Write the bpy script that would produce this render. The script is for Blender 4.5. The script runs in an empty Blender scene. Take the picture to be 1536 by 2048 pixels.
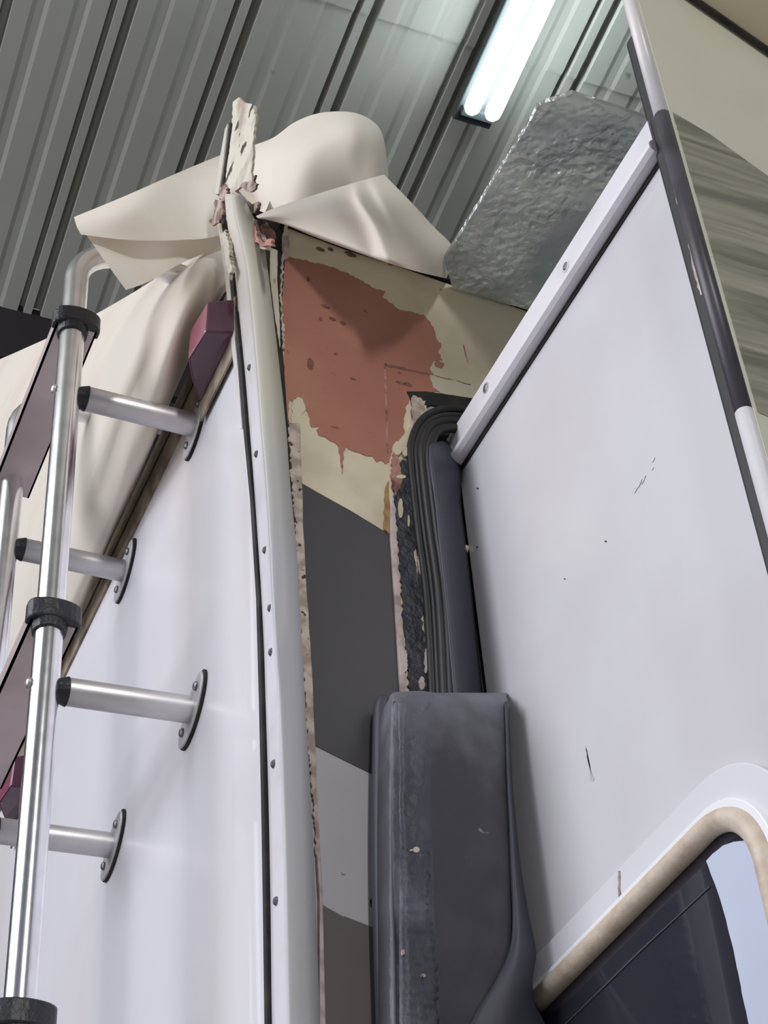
import bpy, bmesh, math, random
from mathutils import Vector, Matrix
sc = bpy.context.scene
COL = sc.collection
V = Vector
# ------------------------------------------------------------------ camera (64 mm equivalent, looking up at a vehicle corner)
F = 3640.0                                   # focal length in pixels of the 1536x2048 frame
def unit(a): return V(a).normalized()
Zc = unit((430-768, -3000-1024, F))          # world up seen in camera axes (x right, y down, z forward)
Lc = unit((-1385-768, 4500-1024, F)); Lc = (Lc - Zc*Lc.dot(Zc)).normalized()
Xc = -Lc
Yc = Zc.cross(Xc)
CAM = V((1.033, -0.417, 1.55))
def to_world(v): return V((v.dot(Xc), v.dot(Yc), v.dot(Zc)))
RIGHT, DOWN, FWD = (V((Xc[i], Yc[i], Zc[i])) for i in range(3))
cam = bpy.data.cameras.new('camera'); camo = bpy.data.objects.new('camera', cam); COL.objects.link(camo)
cam.sensor_fit = 'VERTICAL'; cam.sensor_height = 36; cam.sensor_width = 27; cam.lens = F/2048*36
cam.clip_start = 0.05; cam.clip_end = 60
M = Matrix((( RIGHT.x, -DOWN.x, -FWD.x), (RIGHT.y, -DOWN.y, -FWD.y), (RIGHT.z, -DOWN.z, -FWD.z))).to_4x4()
M.translation = CAM
camo.matrix_world = M
sc.camera = camo
sc.view_settings.view_transform = 'Standard'; sc.view_settings.look = 'None'
sc.view_settings.exposure = 0.0; sc.view_settings.gamma = 1.0; sc.view_settings.use_curve_mapping = False
# ------------------------------------------------------------------ world and large lights
w = bpy.data.worlds.new('world'); sc.world = w; w.use_nodes = True
w.node_tree.nodes['Background'].inputs[0].default_value = (0.80, 0.86, 1.0, 1)
w.node_tree.nodes['Background'].inputs[1].default_value = 0.18
def area(name, loc, target, sx, sy, power, color):
    l = bpy.data.lights.new(name, 'AREA'); l.shape = 'RECTANGLE'; l.size = sx; l.size_y = sy
    l.energy = power; l.color = color
    o = bpy.data.objects.new(name, l); COL.objects.link(o); o.location = loc
    o.rotation_euler = (V(target)-V(loc)).to_track_quat('-Z', 'Y').to_euler()
    return o
area('door_daylight', (-1.4, -6.5, 3.4), (-0.2, 0, 2.6), 5.0, 4.0, 235, (0.95, 0.95, 1.0))
area('skylight', (-0.8, -3.7, 5.15), (-0.2, 0.1, 2.6), 4.6, 2.3, 185, (0.93, 0.95, 1.0))
area('shop_tubes_beside', (4.9, -0.75, 4.35), (0.0, 0.2, 2.6), 0.3, 1.5, 92, (1.0, 0.98, 0.93))

# ------------------------------------------------------------------ pixel -> point on a real plane of the place
def ray(px, py): return to_world(V(((px-768)/F, (py-1024)/F, 1.0)))
def on(ax, val, px, py):
    r = ray(px, py); return CAM + r*((val-CAM[ax])/r[ax])
def onpl(p0, n, px, py):
    r = ray(px, py); return CAM + r*((p0-CAM).dot(n)/r.dot(n))
AX = {'x': 0, 'y': 1, 'z': 2}
def P(pl, px, py): return on(AX[pl[0]], pl[1], px, py)

# ------------------------------------------------------------------ materials
def nodes_of(m): m.use_nodes = True; return m.node_tree.nodes, m.node_tree.links
def mat(name, col, rough=0.5, metal=0.0, col2=None, scale=8.0, lo=0.45, hi=0.65, stretch=(1, 1, 1), bump=0.0, bscale=60.0, detail=6, emit=None, coat=0.0,
        specks=None, speck_scale=90.0, speck_at=0.72, rvar=0.0, mdist=0.0, bdist=0.003):
    m = bpy.data.materials.new(name); n, l = nodes_of(m); b = n['Principled BSDF']
    b.inputs['Base Color'].default_value = (*col, 1); b.inputs['Roughness'].default_value = rough; b.inputs['Metallic'].default_value = metal
    b.inputs['Coat Weight'].default_value = coat
    tc = n.new('ShaderNodeTexCoord'); mp = n.new('ShaderNodeMapping'); mp.inputs['Scale'].default_value = stretch
    l.new(tc.outputs['Object'], mp.inputs[0])
    last = None
    def noise(s, d=detail, dist=0.0):
        t = n.new('ShaderNodeTexNoise'); t.inputs['Scale'].default_value = s; t.inputs['Detail'].default_value = d
        t.inputs['Distortion'].default_value = dist
        l.new(mp.outputs[0], t.inputs['Vector']); return t
    def ramp(src, a, c):
        r = n.new('ShaderNodeMapRange'); r.inputs[1].default_value = a; r.inputs[2].default_value = c; l.new(src, r.inputs[0]); return r.outputs[0]
    def mix(fac, a, bcol):
        x = n.new('ShaderNodeMix'); x.data_type = 'RGBA'; l.new(fac, x.inputs[0])
        if isinstance(a, tuple): x.inputs[6].default_value = (*a, 1)
        else: l.new(a, x.inputs[6])
        x.inputs[7].default_value = (*bcol, 1); return x.outputs[2]
    cur = col
    if col2:
        cur = mix(ramp(noise(scale, dist=mdist).outputs['Fac'], lo, hi), cur, col2)
    if specks:
        cur = mix(ramp(noise(speck_scale, 2).outputs['Fac'], speck_at, speck_at+0.05), cur, specks)
    if not isinstance(cur, tuple): l.new(cur, b.inputs['Base Color'])
    if rvar:
        r = n.new('ShaderNodeMapRange'); r.inputs[3].default_value = max(rough-rvar, 0.03); r.inputs[4].default_value = rough+rvar
        l.new(noise(scale*1.7).outputs['Fac'], r.inputs[0]); l.new(r.outputs[0], b.inputs['Roughness'])
    if bump:
        bp = n.new('ShaderNodeBump'); bp.inputs['Strength'].default_value = bump; bp.inputs['Distance'].default_value = bdist
        l.new(noise(bscale, 4).outputs['Fac'], bp.inputs['Height']); l.new(bp.outputs[0], b.inputs['Normal'])
    if emit:
        b.inputs['Emission Color'].default_value = (*emit[0], 1); b.inputs['Emission Strength'].default_value = emit[1]
    return m
def S(r, g, b):      # sRGB bytes -> linear
    f = lambda c: (c/255/12.92) if c/255 <= 0.04045 else ((c/255+0.055)/1.055)**2.4
    return (f(r), f(g), f(b))
MT = dict(
    gelcoat=mat('white_gelcoat', S(210, 209, 214), 0.28, col2=S(204, 201, 206), scale=5, coat=0.2),
    rear=mat('rear_gelcoat', S(226, 225, 232), 0.34, col2=S(220, 214, 212), scale=3, lo=0.5, hi=0.75, stretch=(2, 1, .5), coat=0.15, specks=S(190, 180, 170), speck_scale=40, speck_at=.78),
    sidewhite=mat('side_wall_white', S(186, 184, 190), 0.4, col2=S(178, 175, 178), scale=7),
    cream=mat('aged_cream_paint', S(220, 209, 184), 0.45, col2=S(200, 190, 164), scale=14, lo=.5, hi=.7, specks=S(110, 90, 70), speck_scale=60, speck_at=.75),
    greywash=mat('greyed_paint', S(176, 170, 162), 0.5, col2=S(160, 152, 148), scale=16, lo=.4, hi=.7, specks=S(90, 70, 62), speck_scale=45, speck_at=.73),
    primer=mat('red_oxide_primer', S(172, 118, 98), 0.62, col2=S(162, 106, 88), scale=11, lo=.42, hi=.62, specks=S(120, 66, 54), speck_scale=60, speck_at=.7),
    stripe=mat('charcoal_stripe', S(74, 72, 75), 0.34, col2=S(69, 67, 71), scale=3),
    stripe2=mat('taupe_stripe', S(104, 98, 98), 0.4, col2=S(96, 90, 92), scale=4),
    trim=mat('white_trim_paint', S(224, 222, 228), 0.32, col2=S(208, 204, 206), scale=14, lo=.5, hi=.75),
    agedtrim=mat('aged_trim_paint', S(214, 210, 194), 0.45, col2=S(192, 184, 160), scale=16, lo=.45, hi=.7, stretch=(1, 1, .5), specks=S(120, 95, 75), speck_scale=60, speck_at=.7),
    trimside=mat('aged_shaded_trim_side', S(172, 172, 177), 0.45, col2=S(164, 163, 167), scale=16, lo=.45, hi=.7, stretch=(1, 1, .5), specks=S(120, 100, 84), speck_scale=60, speck_at=.74),  # aged paint, darkened to hold the side face's shade in its colour
    torn=mat('torn_trim', S(206, 201, 186), 0.7, col2=S(168, 154, 138), scale=24, lo=.45, hi=.62, specks=S(58, 48, 42), speck_scale=42, speck_at=.62, bump=.6, bscale=90),
    rot=mat('rotten_wood', S(184, 166, 156), 0.85, col2=S(112, 92, 84), scale=60, lo=.4, hi=.6, bump=.9, bscale=160),
    redrot=mat('red_splintered_wood', S(178, 132, 120), 0.85, col2=S(104, 70, 62), scale=60, bump=.9, bscale=160),
    sealant=mat('old_butyl_sealant', S(196, 184, 172), 0.75, col2=S(156, 142, 130), scale=70, lo=.42, hi=.6, specks=S(50, 44, 42), speck_scale=120, speck_at=.66, bump=.5, bscale=200),
    pinkseal=mat('pinkish_sealant', S(202, 188, 186), 0.7, col2=S(160, 144, 140), scale=50, bump=.4, bscale=140),
    blackgap=mat('black_gap', S(26, 24, 26), 0.8, col2=S(50, 44, 40), scale=40),
    rubber=mat('black_rubber', S(20, 20, 25), 0.5, col2=S(46, 44, 50), scale=18, lo=.45, hi=.7, stretch=(1, 1, .3), rvar=.12, bump=.25, bscale=30),
    flap=mat('rubber_flap', S(56, 58, 70), 0.5, col2=S(70, 70, 80), scale=10, lo=.4, hi=.7, stretch=(1, 1, .25), rvar=.1),
    boot=mat('dusty_black_vinyl', S(46, 46, 54), 0.55, col2=S(62, 62, 72), scale=22, lo=.45, hi=.75, specks=S(120, 120, 130), speck_scale=60, speck_at=.74, bump=.35, bscale=45),
    bootrough=mat('sealant_smeared_vinyl', S(52, 54, 66), 0.5, col2=S(84, 84, 96), scale=34, lo=.5, hi=.7, stretch=(1, 1, .6), specks=S(150, 148, 150), speck_scale=80, speck_at=.73, bump=1.0, bscale=55),
    adhesive=mat('black_adhesive', S(50, 52, 62), 0.5, col2=S(32, 32, 40), scale=60, bump=1.0, bscale=110, specks=S(176, 168, 160), speck_scale=38, speck_at=.74),
    cloth=mat('cream_membrane', S(230, 222, 211), 0.75, col2=S(221, 209, 195), scale=5, lo=.5, hi=.75, bump=.12, bscale=25),
    alu=mat('polished_aluminium', (0.80, 0.80, 0.83), 0.21, 1.0, col2=(0.72, 0.71, 0.74), scale=40, rvar=.05),
    duralu=mat('dull_aluminium', (0.68, 0.66, 0.68), 0.42, 0.8, col2=(0.50, 0.47, 0.49), scale=26, rvar=.12, stretch=(1, .4, 1)),
    tread=mat('tread_aluminium', S(196, 182, 182), 0.45, 0.25, col2=S(178, 164, 164), scale=9),
    blackplastic=mat('black_plastic', S(34, 35, 42), 0.42, bump=.3, bscale=220),
    lens=mat('maroon_lens', S(152, 84, 106), 0.18, coat=.5), lens_shade=mat('shaded_maroon_lens', S(84, 48, 68), 0.2, coat=.5),  # second lens colour is a darker copy with shade put into it
    screw=mat('dull_screw', (0.22, 0.21, 0.22), 0.4, 0.9), tarnish=mat('grey_flange', (0.60, 0.60, 0.62), 0.45, 0.5, col2=(0.5, 0.49, 0.5), scale=60),
    fascia=mat('fascia_paint', S(226, 225, 210), 0.3, col2=S(218, 215, 196), scale=4, coat=.3),
    blacktrim=mat('black_trim', S(74, 70, 80), 0.4, col2=S(58, 56, 62), scale=30),
    tan=mat('tan_gasket', S(206, 192, 176), 0.5, col2=S(190, 172, 154), scale=60, bump=.2, bscale=200),
    ring=mat('window_ring', S(214, 214, 220), 0.38), ringw=mat('window_ring_white', S(236, 236, 242), 0.3),
    glass=mat('tinted_glass', S(44, 44, 54), 0.08, coat=.5), pale=mat('pale_blue_area', S(200, 208, 228), 0.3, col2=S(192, 198, 220), scale=4, specks=S(120, 130, 150), speck_scale=30, speck_at=.74),
    steel=mat('ceiling_sheet', S(182, 184, 176), 0.8, col2=S(168, 168, 160), scale=1.2, lo=.4, hi=.7, specks=S(110, 104, 100), speck_scale=9, speck_at=.72),
    darkwall=mat('dark_wall', S(34, 28, 34), 0.8), floor=mat('concrete', S(176, 172, 168), 0.7, col2=S(158, 154, 150), scale=2),
    tube=mat('glowing_tube', (1, 1, 1), 0.4, emit=((0.86, 0.97, 1.0), 20.0)), fixture=mat('fixture_grey', S(44, 50, 52), 0.7), backwall=mat('back_wall_sheet', S(130, 134, 134), 0.6),
    scuff=mat('dark_scuff', S(132, 90, 80), 0.8, col2=S(100, 64, 56), scale=60),
    case=mat('awning_case', S(196, 186, 158), 0.25, 0.3), roofedge=mat('roof_edge_dirt', S(150, 138, 122), 0.7, col2=S(96, 84, 72), scale=30, lo=.4, hi=.65),
    rust=mat('rust_stain', S(168, 138, 92), 0.7, col2=S(150, 106, 70), scale=60), body=mat('box_body', S(180, 178, 176), 0.6))
def foil_mat():
    m = bpy.data.materials.new('crumpled_foil'); n, l = nodes_of(m); b = n['Principled BSDF']
    b.inputs['Metallic'].default_value = 0.72; b.inputs['Roughness'].default_value = 0.12
    b.inputs['Base Color'].default_value = (0.90, 0.93, 0.92, 1)
    tc = n.new('ShaderNodeTexCoord')
    v = n.new('ShaderNodeTexVoronoi'); v.inputs['Scale'].default_value = 130; v.feature = 'SMOOTH_F1'
    nz = n.new('ShaderNodeTexNoise'); nz.inputs['Scale'].default_value = 70; nz.inputs['Detail'].default_value = 5; nz.inputs['Distortion'].default_value = 1.2
    l.new(tc.outputs['Object'], v.inputs['Vector']); l.new(tc.outputs['Object'], nz.inputs['Vector'])
    ad = n.new('ShaderNodeMath'); ad.operation = 'ADD'; l.new(v.outputs['Distance'], ad.inputs[0]); l.new(nz.outputs['Fac'], ad.inputs[1])
    bp = n.new('ShaderNodeBump'); bp.inputs['Strength'].default_value = 1.0; bp.inputs['Distance'].default_value = 0.008
    big = n.new('ShaderNodeTexNoise'); big.inputs['Scale'].default_value = 11; l.new(tc.outputs['Object'], big.inputs['Vector'])
    br = n.new('ShaderNodeMapRange'); br.inputs[1].default_value = .40; br.inputs[2].default_value = .62; br.inputs[3].default_value = .12; l.new(big.outputs['Fac'], br.inputs[0])
    mu = n.new('ShaderNodeMath'); mu.operation = 'MULTIPLY'; l.new(ad.outputs[0], mu.inputs[0]); l.new(br.outputs[0], mu.inputs[1])
    l.new(mu.outputs[0], bp.inputs['Height']); l.new(bp.outputs[0], b.inputs['Normal'])
    c = n.new('ShaderNodeTexNoise'); c.inputs['Scale'].default_value = 14; l.new(tc.outputs['Object'], c.inputs['Vector'])
    r = n.new('ShaderNodeValToRGB'); r.color_ramp.elements[0].color = (0.62, 0.65, 0.66, 1); r.color_ramp.elements[1].color = (0.86, 0.88, 0.86, 1)
    r.color_ramp.elements[0].position = .4; r.color_ramp.elements[1].position = .62
    l.new(c.outputs['Fac'], r.inputs[0]); l.new(r.outputs[0], b.inputs['Base Color'])
    return m
MT['foil'] = foil_mat()
def let_light_through(m, f):
    n, l = nodes_of(m); b = n['Principled BSDF']; out = n['Material Output']; t = n.new('ShaderNodeBsdfTranslucent'); x = n.new('ShaderNodeMixShader')
    x.inputs[0].default_value = f; l.new(b.inputs['Base Color'].links[0].from_socket, t.inputs[0])
    l.new(b.outputs[0], x.inputs[1]); l.new(t.outputs[0], x.inputs[2]); l.new(x.outputs[0], out.inputs[0])
let_light_through(MT['cloth'], .18); let_light_through(MT['foil'], .38)
def dust(m, zlo, zhi):
    n, l = nodes_of(m); b = n['Principled BSDF']; src = b.inputs['Base Color'].links[0].from_socket
    g = n.new('ShaderNodeNewGeometry'); sp = n.new('ShaderNodeSeparateXYZ'); l.new(g.outputs['Position'], sp.inputs[0])
    nz = n.new('ShaderNodeTexNoise'); nz.inputs['Scale'].default_value = 45; nz.inputs['Detail'].default_value = 8; l.new(g.outputs['Position'], nz.inputs['Vector'])
    ma = n.new('ShaderNodeMath'); ma.operation = 'MULTIPLY_ADD'; ma.inputs[1].default_value = .09; l.new(nz.outputs['Fac'], ma.inputs[0]); l.new(sp.outputs['Z'], ma.inputs[2])
    r = n.new('ShaderNodeMapRange'); r.inputs[1].default_value = zlo; r.inputs[2].default_value = zhi; l.new(ma.outputs[0], r.inputs[0])
    x = n.new('ShaderNodeMix'); x.data_type = 'RGBA'; x.inputs[7].default_value = (*S(112, 112, 122), 1)
    l.new(r.outputs[0], x.inputs[0]); l.new(src, x.inputs[6]); l.new(x.outputs[2], b.inputs['Base Color'])
def age(m, zlo, zhi, col):
    dust(m, zlo, zhi); n = m.node_tree.nodes
    [x for x in n if x.bl_idname == 'ShaderNodeMix'][-1].inputs[7].default_value = (*col, 1)
age(MT['trim'], 2.74, 3.0, S(214, 208, 198))
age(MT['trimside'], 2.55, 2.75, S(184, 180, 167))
dust(MT['boot'], 2.33, 2.42); dust(MT['bootrough'], 2.33, 2.43)
def swirl_mat():
    m = bpy.data.materials.new('brushed_grey_graphic'); n, l = nodes_of(m); b = n['Principled BSDF']
    b.inputs['Roughness'].default_value = 0.35; b.inputs['Metallic'].default_value = 0.25
    tc = n.new('ShaderNodeTexCoord'); mp = n.new('ShaderNodeMapping'); mp.inputs['Rotation'].default_value = (math.radians(18), 0, 0)
    mp.inputs['Scale'].default_value = (1, 3, 34)
    nz = n.new('ShaderNodeTexNoise'); nz.inputs['Scale'].default_value = 2.2; nz.inputs['Detail'].default_value = 8; nz.inputs['Distortion'].default_value = .6
    l.new(tc.outputs['Object'], mp.inputs[0]); l.new(mp.outputs[0], nz.inputs['Vector'])
    r = n.new('ShaderNodeValToRGB'); e = r.color_ramp.elements
    e[0].position = .38; e[0].color = (*S(136, 136, 124), 1); e[1].position = .72; e[1].color = (*S(200, 196, 176), 1)
    l.new(nz.outputs['Fac'], r.inputs[0]); l.new(r.outputs[0], b.inputs['Base Color'])
    return m
MT['swirl'] = swirl_mat()

# ------------------------------------------------------------------ object helpers
ROOT = {}
def thing(name, label, cat, loc=(0, 0, 0), group=None):
    o = bpy.data.objects.new(name, None); COL.objects.link(o); o.location = loc; o.empty_display_size = .05
    o['label'] = label; o['category'] = cat
    if group: o['group'] = group
    ROOT[o.name] = V(loc); return o
def base_of(p):
    b = V((0, 0, 0))
    while p is not None: b = b + p.location; p = p.parent
    return b
def obj(name, bm, m, parent=None, smooth=False, label=None, bevel=0, solid=0, sub=0, offset=-1, loc=None):
    """bm in world coordinates -> one linked mesh object, its vertices made relative to the parent's base (or to loc)."""
    me = bpy.data.meshes.new(name)
    b = base_of(parent) if parent is not None else (V(loc) if loc is not None else V((0, 0, 0)))
    bmesh.ops.transform(bm, matrix=Matrix.Translation(-b), verts=bm.verts)
    bm.to_mesh(me); bm.free()
    o = bpy.data.objects.new(name, me); COL.objects.link(o)
    for mm in (m if isinstance(m, (list, tuple)) else [m]): me.materials.append(MT[mm])
    if parent is not None: o.parent = parent
    elif loc is not None: o.location = loc
    if smooth:
        for p in me.polygons: p.use_smooth = True
    if solid:
        s = o.modifiers.new('thickness', 'SOLIDIFY'); s.thickness = solid; s.offset = offset
    if sub:
        s = o.modifiers.new('subdivision', 'SUBSURF'); s.levels = s.render_levels = sub
    if bevel:
        s = o.modifiers.new('bevel', 'BEVEL'); s.width = bevel; s.segments = 2; s.limit_method = 'ANGLE'
    if label: o['label'] = label
    return o
def struct(o): o['kind'] = 'structure'; return o
def box(x0, x1, y0, y1, z0, z1, bm=None):
    bm = bm or bmesh.new()
    vs = [bm.verts.new((x, y, z)) for x in (x0, x1) for y in (y0, y1) for z in (z0, z1)]
    for f in ((0, 1, 3, 2), (4, 6, 7, 5), (0, 4, 5, 1), (2, 3, 7, 6), (0, 2, 6, 4), (1, 5, 7, 3)): bm.faces.new([vs[i] for i in f])
    return bm
def prism(pts, ext, bm=None):
    bm = bm or bmesh.new(); ext = V(ext)
    a = [bm.verts.new(p) for p in pts]; b = [bm.verts.new(p+ext) for p in pts]
    bm.faces.new(a); bm.faces.new(b[::-1]); n = len(a)
    for i in range(n): bm.faces.new((a[i], b[i], b[(i+1) % n], a[(i+1) % n]))
    bmesh.ops.recalc_face_normals(bm, faces=bm.faces)
    return bm
def poly(pl, pix, front, back, bm=None):
    """outline found on plane pl ('x', value) ..., built from depth front to back along that axis."""
    i = AX[pl[0]]; pts = [P(pl, *q) for q in pix]
    for p in pts: p[i] = front
    e = V((0, 0, 0)); e[i] = back-front
    return prism(pts, e, bm)
def jag(pts, amp, step, seed, closed=True):
    """a ragged version of a pixel outline."""
    r = random.Random(seed); out = []; n = len(pts)
    for i in range(n if closed else n-1):
        a, b = V(pts[i]), V(pts[(i+1) % n]); L = (b-a).length; k = max(1, int(L/step)); nrm = V((-(b-a).y, (b-a).x)).normalized() if L else V((0, 0))
        for j in range(k):
            q = a + (b-a)*(j/k)
            if j: q = q + nrm*r.uniform(-amp, amp)
            out.append((q.x, q.y))
    if not closed: out.append(tuple(pts[-1]))
    return out
def catmull(pts, k=6):
    out = []; n = len(pts)
    for i in range(n-1):
        p0, p1, p2, p3 = pts[max(i-1, 0)], pts[i], pts[i+1], pts[min(i+2, n-1)]
        for j in range(k):
            t = j/k
            out.append(0.5*((2*p1) + (p2-p0)*t + (2*p0-5*p1+4*p2-p3)*t*t + (3*p1-p0-3*p2+p3)*t**3))
    out.append(pts[-1].copy()); return out
def tube(path, r, seg=20, bm=None, caps=True, flat=1.0):
    bm = bm or bmesh.new(); path = [V(p) for p in path]; n = len(path)
    rs = r if isinstance(r, (list, tuple)) else [r]*n
    t0 = (path[1]-path[0]).normalized()
    u = t0.orthogonal().normalized(); rings = []
    for i in range(n):
        t = (path[min(i+1, n-1)]-path[max(i-1, 0)]).normalized()
        u = (u - t*u.dot(t)).normalized(); v = t.cross(u)
        rings.append([bm.verts.new(path[i] + (u*math.cos(a)+v*math.sin(a)*flat)*rs[i]) for a in (2*math.pi*k/seg for k in range(seg))])
    for i in range(n-1):
        for k in range(seg): bm.faces.new((rings[i][k], rings[i][(k+1) % seg], rings[i+1][(k+1) % seg], rings[i+1][k]))
    if caps: bm.faces.new(rings[0][::-1]); bm.faces.new(rings[-1])
    return bm
def grid(rows, bm=None):
    bm = bm or bmesh.new(); vs = [[bm.verts.new(p) for p in r] for r in rows]
    for i in range(len(vs)-1):
        for j in range(len(vs[0])-1): bm.faces.new((vs[i][j], vs[i][j+1], vs[i+1][j+1], vs[i+1][j]))
    return bm
def loft(rows, ku=6, kv=6, wob=0.0, seed=1):
    rows = [catmull([V(p) for p in r], kv) for r in rows]
    cols = [catmull([r[j] for r in rows], ku) for j in range(len(rows[0]))]
    return [[cols[j][i] for j in range(len(cols))] for i in range(len(cols[0]))]
def disc(c, n, r, h, seg=16, bm=None, dome=0.0):
    """a short cylinder (screw head) with its base at c, standing along n."""
    n = V(n).normalized(); pts = [V(c), V(c)+n*h*.55, V(c)+n*h]
    return tube(pts, [r, r, r*(1-dome)], seg, bm)

# ================================================================== THE SETTING
VPc = unit((-1390-768, 5335-1024, F)); Dc = to_world(VPc)               # direction the roof sheets run
Yw = V((0, 1, 0)); Nc = Dc.cross(Yw).normalized()
if Nc.z > 0: Nc = -Nc                                                     # downwards
CP = CAM + ray(500, 100)*4.85
R0 = onpl(CP, Nc, 251, 0)
Dflat = Dc.normalized(); Wd = Nc.cross(Dflat).normalized()
if Wd.y < 0: Wd = -Wd
far_pt = onpl(CP, Nc, 55, 598); Lfar = (far_pt-R0).dot(Dflat)
lap_pt = onpl(CP, Nc, 1180, 55); Llap = (lap_pt-R0).dot(Dflat)
pitch = 0.305; prof = []
for k in range(-16, 26):
    c = k*pitch
    prof += [(c-.036, 0), (c-.033, .026), (c-.020, .026), (c-.016, 0), (c+.006, 0), (c+.009, .034), (c+.030, .034), (c+.035, 0)]
    for q in (1/3, 2/3):
        m_ = c+pitch*q; prof += [(m_-.022, 0), (m_-.010, .003), (m_+.010, .003), (m_+.022, 0)]
def sheet(l0, l1, drop):
    rows = [[R0 + Dflat*l + Wd*y - Nc*(h-drop) for y, h in prof] for l in (l0, l1)]
    return grid(rows)
struct(obj('ceiling', sheet(Llap, Lfar+.05, 0), 'steel', solid=.002, offset=0, label='ribbed grey metal roof sheeting'))
struct(obj('ceiling', sheet(Llap-6, Llap+.15, .006), 'steel', solid=.002, offset=0, label='ribbed grey metal roof sheeting beyond the lap joint'))
fp = R0 + Dflat*Lfar
struct(obj('wall_left', box(fp.x-.25, fp.x-.05, -5, 8.5, 0, fp.z+.02), 'darkwall'))
struct(obj('floor', box(-6.5, 6.0, -7, 8.5, -.1, 0), 'floor'))
struct(obj('wall_back', box(-6.5, 6.0, 8.5, 8.7, 0, 6.0), 'backwall'))
bm = prism([R0 + Dflat*(Lfar+.06) + Wd*a - Nc*.0 for a in (-4.8, 7.7)] + [R0 + Dflat*(Lfar+.06) + Wd*a + Nc*.22 for a in (7.7, -4.8)], Dflat*.1)
struct(obj('trim_1', bm, 'darkwall', label='dark steel roof girt'))

# ================================================================== FLUORESCENT FIXTURE
e = onpl(CP, Nc, 960, 232); e = CAM + (e-CAM)*.965                        # end of the tubes, below the sheets
up = -Dflat
fx = thing('tube_light', 'bright twin tube light fixture hanging under the ribbed metal roof', 'ceiling light', tuple(e+up*1.2-Nc*.06))
side = Wd
hw = .030
for s in (-1, 1):
    a = e + side*hw*s + up*(.0 if s < 0 else .0)
    obj('tube', tube([a + up*t for t in (0, .012, .03, 1.2, 2.36, 2.4)], [.012, .021, .0225, .0225, .0225, .012], 20), 'tube', fx, smooth=True, label='glowing white tube')
b0 = e - Nc*.065
pr = [(-.055, 0), (.055, 0), (.055, .028), (-.055, .028)]
bm = prism([b0 - up*.05 + side*a - Nc*(b-.028) for a, b in pr], up*2.5)
obj('housing', bm, 'fixture', fx, bevel=.004)
for t in (-.02, 1.05):
    bm = prism([b0 + up*t + side*a + Nc*b for a, b in ((-.045, 0), (.045, 0), (.045, .05), (-.045, .05))], up*.02)
    obj('lamp_holder', bm, 'fixture', fx)
for s in (-.6, .6):
    c = e + up*(1.2+s) - Nc*.06
    obj('hanger', tube([c, c - Nc*.13], .004, 8), 'fixture', fx)

# ================================================================== THE MOTORHOME BODY
YS = .168                                                                  # rear-facing end of the slide-out box
body = thing('motorhome', 'white motorhome body with orange primed side wall and peeling corner trim', 'motorhome', (-1.1, 2.5, 0))
rear = obj('rear_wall', box(-2.3, -.003, 0, .03, .6, 2.935), 'rear', body, label='glossy white rear wall panel')
# roof edge strip along the top of the rear wall and the dark seam under the membrane
def zrear(px, py): return P(('y', 0), px, py).z
obj('roof_edge_strip', box(-2.3, -.03, -.003, 0, 2.895, 2.958), 'roofedge', rear, label='dirty cream strip along the rear roof edge')
obj('roof_seam', box(-2.3, -.03, -.0036, -.0029, 2.925, 2.929), 'blackgap', rear)
obj('roof', box(-2.3, -.006, .0, 4.0, 2.935, 2.955), 'blackgap', body, label='dark bare roof edge')
# ---- side wall: base panel with everything on it
B0 = 3.2
side_w = obj('side_wall', (lambda: prism([V((0, .012, .9)), V((0, 3.6, .9)), V((0, 3.6, 2.62)), V((0, .6, 2.80)), V((0, .4, 2.90)), V((0, .012, 2.935))], (-.03, 0, 0)))(), 'sidewhite', body, label='side wall panel of white paint')
def decal(name, pix, m, out, amp=0, step=8, seed=1, label=None, thick=None, parent=None):
    pix = jag(pix, amp, step, seed) if amp else pix
    return obj(name, poly(('x', 0), pix, out, out-(thick or .0006)-.0001, None), m, parent or side_w, label=label)
decal('cream_paint', [(560, 446), (700, 500), (850, 553), (1100, 640), (960, 800), (940, 802), (835, 790), (822, 830), (815, 940), (780, 1070), (605, 968), (585, 930), (565, 700)], 'cream', .0006, label='aged cream paint at the top')
decal('dark_stripe', [(600, 966), (700, 1022), (778, 1069), (800, 1200), (810, 1400), (800, 1600), (757, 1555), (690, 1522), (628, 1491), (612, 1200)], 'stripe', .0006, label='charcoal painted stripe')
decal('taupe_stripe', [(640, 1808), (686, 1834), (690, 1834), (757, 1860), (820, 1890), (820, 2200), (640, 2200)], 'stripe2', .0006, label='taupe painted stripe')
OR = [(568, 512), (600, 520), (650, 532), (690, 546), (720, 562), (748, 578), (770, 584), (764, 596), (786, 610), (800, 622), (830, 628), (850, 634), (866, 656),
      (872, 680), (882, 690), (876, 708), (884, 722), (868, 722), (858, 738), (866, 750), (862, 770), (880, 786), (842, 786), (822, 796), (812, 812), (806, 850), (812, 888), (800, 895), (790, 905), (778, 925), (770, 930),
      (760, 922), (752, 926), (744, 914), (728, 912), (712, 906), (696, 900), (690, 894), (686, 912), (684, 950), (680, 918), (674, 892), (660, 884), (650, 876), (636, 872), (632, 862), (640, 854), (622, 856), (616, 832), (606, 812), (598, 800), (588, 798), (584, 806), (578, 800), (576, 850), (570, 830), (566, 700), (562, 610), (566, 560)]
decal('primer_patch', OR, 'primer', .0012, 1.6, 5, 5, label='reddish orange primer patch with ragged edge')
decal('primer_spot', jag([(868, 726), (876, 722), (888, 730), (882, 738), (870, 734)], .8, 4, 2), 'primer', .0012)
decal('primer_run', [(925, 690), (928, 692), (932, 712), (936, 728), (930, 712)], 'primer', .0010)
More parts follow.
